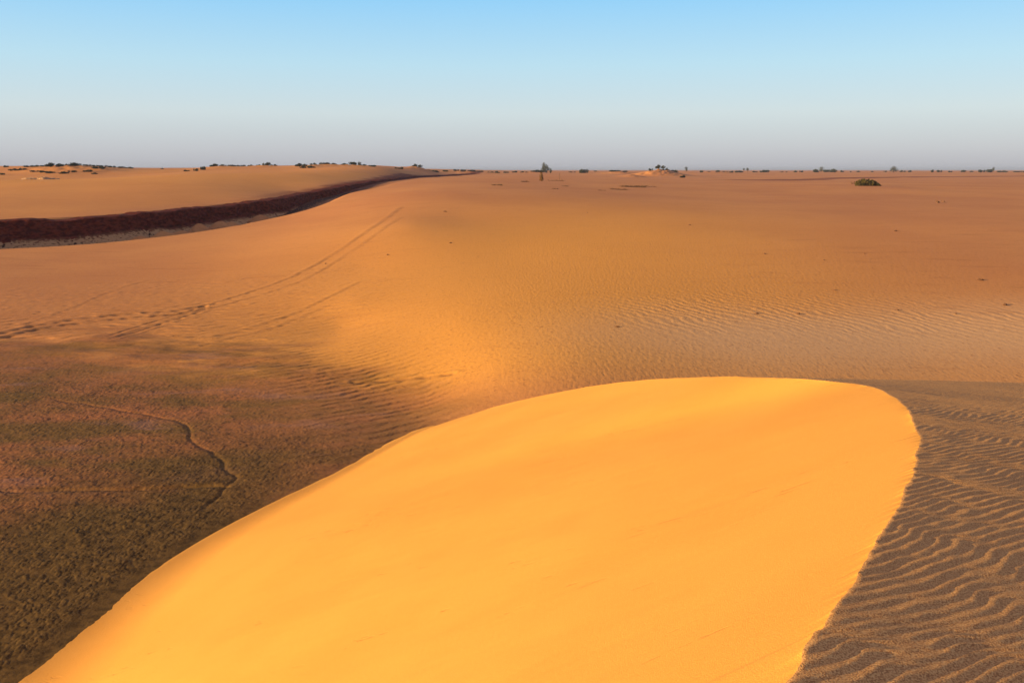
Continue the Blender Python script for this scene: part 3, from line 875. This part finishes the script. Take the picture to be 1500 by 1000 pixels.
for u, d, w, h in [(1028, 700, 5, 3.4), (1038, 660, 10, 2), (1051, 650, 10, 3.2), (1062, 700, 9, 2.4), (1072, 720, 8, 2.4), (1082, 740, 11, 3.2), (1105, 760, 9, 1.8), (1114, 760, 6, 2.2), (1122, 760, 11, 3.8), (1146, 820, 6, 1.2),
                   (1152, 820, 4, 1.2), (1166, 800, 6, 2.6), (1174, 800, 7, 2.4), (1194, 800, 13, 4.6), (1212, 820, 9, 4), (1222, 800, 12, 5), (1233, 820, 6, 2.6), (1246, 840, 5, 1.4), (1258, 840, 6, 2.2), (1277, 860, 6, 1.4),
                   (1297, 860, 5, 1.8), (1322, 850, 8, 2.4), (1333, 850, 8, 2.4), (1366, 850, 6, 3.4), (1376, 850, 9, 3), (1392, 860, 8, 2.2), (1412, 860, 13, 3.2), (1424, 860, 7, 2), (1438, 830, 12, 3.6), (1449, 830, 9, 4.6),
                   (1468, 830, 12, 3), (1490, 850, 10, 2.2), (1499, 850, 8, 2)]:
    where = ('in the row between the golden mound and the two palm-like trees' if u < 1090 else 'in the row just past the two palm-like trees' if u < 1130 else 'in the sparse gap before the pointed grey tree' if u < 1180 else
             'in the clump round the pointed grey tree' if u < 1236 else 'between the pointed grey tree and the round lone tree' if u < 1300 else 'just past the round lone tree' if u < 1340 else
             'between the round lone tree and the last clump' if u < 1400 else 'in the last clump round the slim tree' if u < 1475 else 'beyond the last clump with the slim tree')
    big = 'taller dark' if h >= 3.6 else 'low dark' if h >= 2.2 else 'tiny dark'
    shrub(u, d, w, h, '%s shrub %s' % (big, where), GRP_R)

# trees
tree(798, 540, 14, 15, [(-.10, 0, .62, .20, .2, .34), (-.18, 0, .30, .22, .2, .25), (.12, 0, .52, .24, .22, .26), (.08, 0, .26, .28, .22, .22), (.30, 0, .38, .13, .12, .18)],
     [[(-.05, 0, -.05, .03), (-.08, 0, .4, .02), (-.10, 0, .85, .008)], [(-.05, 0, .15, .02), (.2, 0, .55, .008)]], 'tall grey green tree with a slanting crown on the horizon', M_LEAF_GREY, n=900, leaf=.045, seed=11)
tree(806.5, 545, 5, 7, [(0, 0, .55, .4, .4, .42), (0, 0, .25, .25, .25, .2)], [[(0, 0, -.05, .04), (.05, 0, .6, .02)]], 'slim dark tree right against the tall slanting tree', M_LEAF_DARK, n=350, leaf=.06, seed=12)
tree(1005, 900, 5, 7, [(0, 0, .62, .4, .4, .36), (.1, 0, .3, .3, .3, .2)], [[(0, 0, -.05, .04), (0, 0, .7, .02)]], 'pale grey slim tree behind the round dark shrub', M_LEAF_GREY, n=350, leaf=.06, seed=13)
tree(1089.5, 800, 2.6, 5.5, [(0, 0, .7, .45, .45, .28)], [[(0, 0, -.05, .03), (0, 0, .8, .02)]], 'thinnest of the two little palm-like trees in the shrub row', M_LEAF_GREY, n=200, leaf=.07, seed=14)
tree(1095, 800, 3.6, 6, [(0, 0, .65, .45, .45, .33)], [[(0, 0, -.05, .03), (0, 0, .8, .02)]], 'broader of the two little palm-like trees in the shrub row', M_LEAF_GREY, n=240, leaf=.07, seed=15)
tree(1203, 830, 9, 8, [(0, 0, .6, .35, .35, .36), (.1, 0, .3, .45, .4, .26)], [[(0, 0, -.05, .04), (0, 0, .7, .02)]], 'pointed grey tree rising from the shrub clump beyond the green bush', M_LEAF_GREY, n=400, leaf=.06, seed=16)
tree(1309, 830, 12, 9, [(-.02, 0, .60, .36, .36, .36), (.22, 0, .32, .30, .3, .28), (-.15, 0, .35, .32, .3, .28)], [[(0, 0, -.05, .05), (0, 0, .7, .02)]], 'round dark tree standing apart on the flat horizon', M_LEAF_DARK, n=600, leaf=.055, seed=17)
tree(1455, 835, 4, 7, [(0, 0, .6, .4, .4, .38)], [[(0, 0, -.05, .04), (0, 0, .7, .02)]], 'slim tree sticking out of the last shrub clump', M_LEAF_GREY, n=260, leaf=.06, seed=18)

# the two bushes that stand nearer on the open sand
bush(1271, 0, 38, 11.5, [(-.34, 0, .30, .16, .14, .42), (-.18, 0, .42, .18, .16, .52), (.0, 0, .40, .18, .16, .46), (.16, 0, .38, .16, .15, .40), (.30, 0, .22, .14, .12, .26), (.42, 0, .10, .10, .09, .14)],
     'spreading olive green bush alone on the open sand', M_LEAF_GREEN, 2200, 0.24, 'green_bush', 31, 26, v=273)
bush(793, 0, 9, 13.5, [(0, 0, .22, .42, .4, .24), (.02, 0, .5, .34, .3, .26), (-.04, 0, .78, .2, .2, .22)],
     'upright dry golden brown bush on the sand crest', M_LEAF_DRY, 900, 0.10, 'dry_bush', 32, 16, v=265.5)


def scrub(u, v, wpx, hpx, label, n=90, seed=1, name='dead_scrub', group=None, mat=None):
    """a low tangle of dry twigs pressed to the sand"""
    x, y = on_G(u, v); k = y / FPX; g = random.Random(seed); W = wpx * k; H = max(hpx * k, 0.1); paths = []
    for i in range(n):
        px = (g.random() - .5) * W; py = (g.random() - .5) * W * 0.35; t = g.uniform(-.6, .6) + g.choice((0, math.pi)); l = W * g.uniform(.05, .16) + .1
        h = H * (g.random() ** 1.5)
        z0 = ground_z(x + px, y + py) - ground_z(x, y)
        paths.append([(px, py, z0 - 0.03, .03), (px + l * .5 * math.cos(t), py + l * .3 * math.sin(t), z0 + h, .025), (px + l * math.cos(t), py + l * .5 * math.sin(t), z0 + h * g.uniform(.2, 1.1), .012)])
    co, q = tubes(paths, 4)
    o = link(name, new_mesh(name, co, q, None, mat or M_WOOD), label=label, category='scrub'); o.location = (x, y, ground_z(x, y))
    if group: o['group'] = group
    return o


scrub(769, 266.5, 11, 2.2, 'low dead scrub just left of the dry golden bush', 70, 1)
scrub(815, 264.5, 22, 1.8, 'low dead scrub strip right of the dry golden bush', 110, 2)
scrub(729, 271.5, 16, 2.0, 'small dead scrub patch left of the dry golden bush on bare sand', 80, 3)
scrub(813, 276.5, 9, 1.5, 'faint twig patch below the dry golden bush', 50, 4)
scrub(827, 272.5, 10, 1.2, 'thin twig patch beyond the faint twigs below the dry bush', 50, 5)
scrub(882, 279, 10, 1.2, 'small twig patch at the near end of the long scrub tangle', 50, 6)
scrub(928, 274, 36, 3.0, 'long brown tangle of dead scrub on the open sand', 260, 7)
scrub(907, 277.5, 24, 2.0, 'loose twigs spread below the long brown scrub tangle', 120, 8)
scrub(955, 274, 12, 1.4, 'few twigs at the far end of the long scrub tangle', 40, 9)
scrub(1250, 270, 6, 4, 'small dry twig clump beside the olive green bush', 30, 10)
# a bare upright twig plant
x, y = on_G(819.5, 263.5); k = y / FPX
paths = [[(0, 0, -.1, .05), (.02, 0, 5 * k, .04), (0.05, 0, 10 * k, .02)]]
for i in range(7):
    t = i * 1.1; h = (3.5 + i * .8) * k
    paths.append([(0.02, 0, h, .03), (0.4 * k * 4 * math.cos(t), .3 * math.sin(t), h + 1.3 * k, .015)])
co, q = tubes(paths, 5)
o = link('bare_twig', new_mesh('bare_twig', co, q, None, M_WOOD), label='single thin bare stalk standing in the scrub strip', category='plant'); o.location = (x, y, ground_z(x, y))


# pale rocks left of the skyline shrubs, stones on the sand
def rock(name, x, y, sx, sy, sz, mat, label, cat, group=None, seed=1, rz=0.0):
    n, m = 14, 22; th = np.linspace(0, np.pi, n); ph = np.linspace(0, 2 * np.pi, m)[:-1]
    TH, PH = np.meshgrid(th, ph, indexing='ij')
    d = np.stack([np.sin(TH) * np.cos(PH), np.sin(TH) * np.sin(PH), np.cos(TH)], -1)
    r = 1 + 0.30 * fbm(d[..., 0] * 1.6 + seed * 3.1, d[..., 1] * 1.6 + d[..., 2] * 1.9, 3, seed) + 0.10 * fbm(d[..., 0] * 5 + seed, d[..., 1] * 5 + d[..., 2] * 4, 2, seed + 2)
    f, _, c = worley(d[..., 0] * 1.5 + seed, d[..., 2] * 1.5 + d[..., 1], seed); r = r * (0.88 + 0.24 * c)
    p = d * r[..., None] * np.array([sx, sy, sz]); co = p.reshape(-1, 3); mm = m - 1
    q = [(i * mm + j, i * mm + (j + 1) % mm, (i + 1) * mm + (j + 1) % mm, (i + 1) * mm + j) for i in range(n - 1) for j in range(mm)]
    o = link(name, new_mesh(name, co, np.array(q), None, mat, False), label=label, category=cat)
    o.location = (x, y, ground_z(x, y) + sz * 0.15); o.rotation_euler = (0, 0, rz)
    if group: o['group'] = group
    return o


for i, (u, d, w, h, lab) in enumerate([(42, 226, 2.1, .55, 'longest pale rock slab in the hollow beyond the red scarp'), (63, 224, 1.5, .75, 'upright pale rock between the two slabs beyond the red scarp'),
                                       (70, 228, 2.0, .5, 'flat pale rock leaning on the upright one beyond the red scarp'), (82, 230, 1.0, .45, 'small pale rock at the right end of the slabs beyond the red scarp')]):
    x, y = az(u, d); rock('pale_rock', x, y, w, 1.0, h, M_ROCK, lab, 'rock', 'pale rocks beyond the scarp', 20 + i, 0.2 * i)
STN = 'small dark stone lying alone on the open sand slope'
for i, (u, v, s) in enumerate([(904, 479, .07), (1373, 297, .30), (1382, 296, .22), (1436, 410, .13), (1472, 447, .10), (1222, 425, .07), (652, 310, .14), (660, 356, .09), (568, 373, .08), (477, 386, .06), (1312, 338, .12), (1120, 372, .08), (1010, 330, .10)] + [(random.uniform(760, 1490), random.uniform(290, 470), random.uniform(.035, .08)) for _ in range(8)]):
    x, y = on_G(u, v); rock('stone', x, y, s * 1.5, s, s * .8, M_STONE, STN, 'stone', 'small dark stones on the sand slope', 50 + i, i)


# ------------------------------------------------------------------ dusty air
def build_haze():
    x0, y0, z0, x1, y1, z1 = -9800, -9800, -3.0, 9800, 9800, 18.0
    co = np.array([(x, y, z) for z in (z0, z1) for y in (y0, y1) for x in (x0, x1)])
    q = np.array([(0, 2, 3, 1), (4, 5, 7, 6), (0, 1, 5, 4), (2, 6, 7, 3), (0, 4, 6, 2), (1, 3, 7, 5)])
    m = bpy.data.materials.new('dusty_air'); m.use_nodes = True; nt = m.node_tree; nt.nodes.clear()
    out = nt.nodes.new('ShaderNodeOutputMaterial'); v = nt.nodes.new('ShaderNodeVolumePrincipled')
    v.inputs['Color'].default_value = (0.34, 0.44, 0.72, 1); v.inputs['Density'].default_value = 0.00016
    nt.links.new(v.outputs[0], out.inputs['Volume'])
    link('haze', new_mesh('haze', co, q, None, m, False), kind='stuff', label='thin dusty haze lying over the whole desert plain', category='haze')


build_haze()
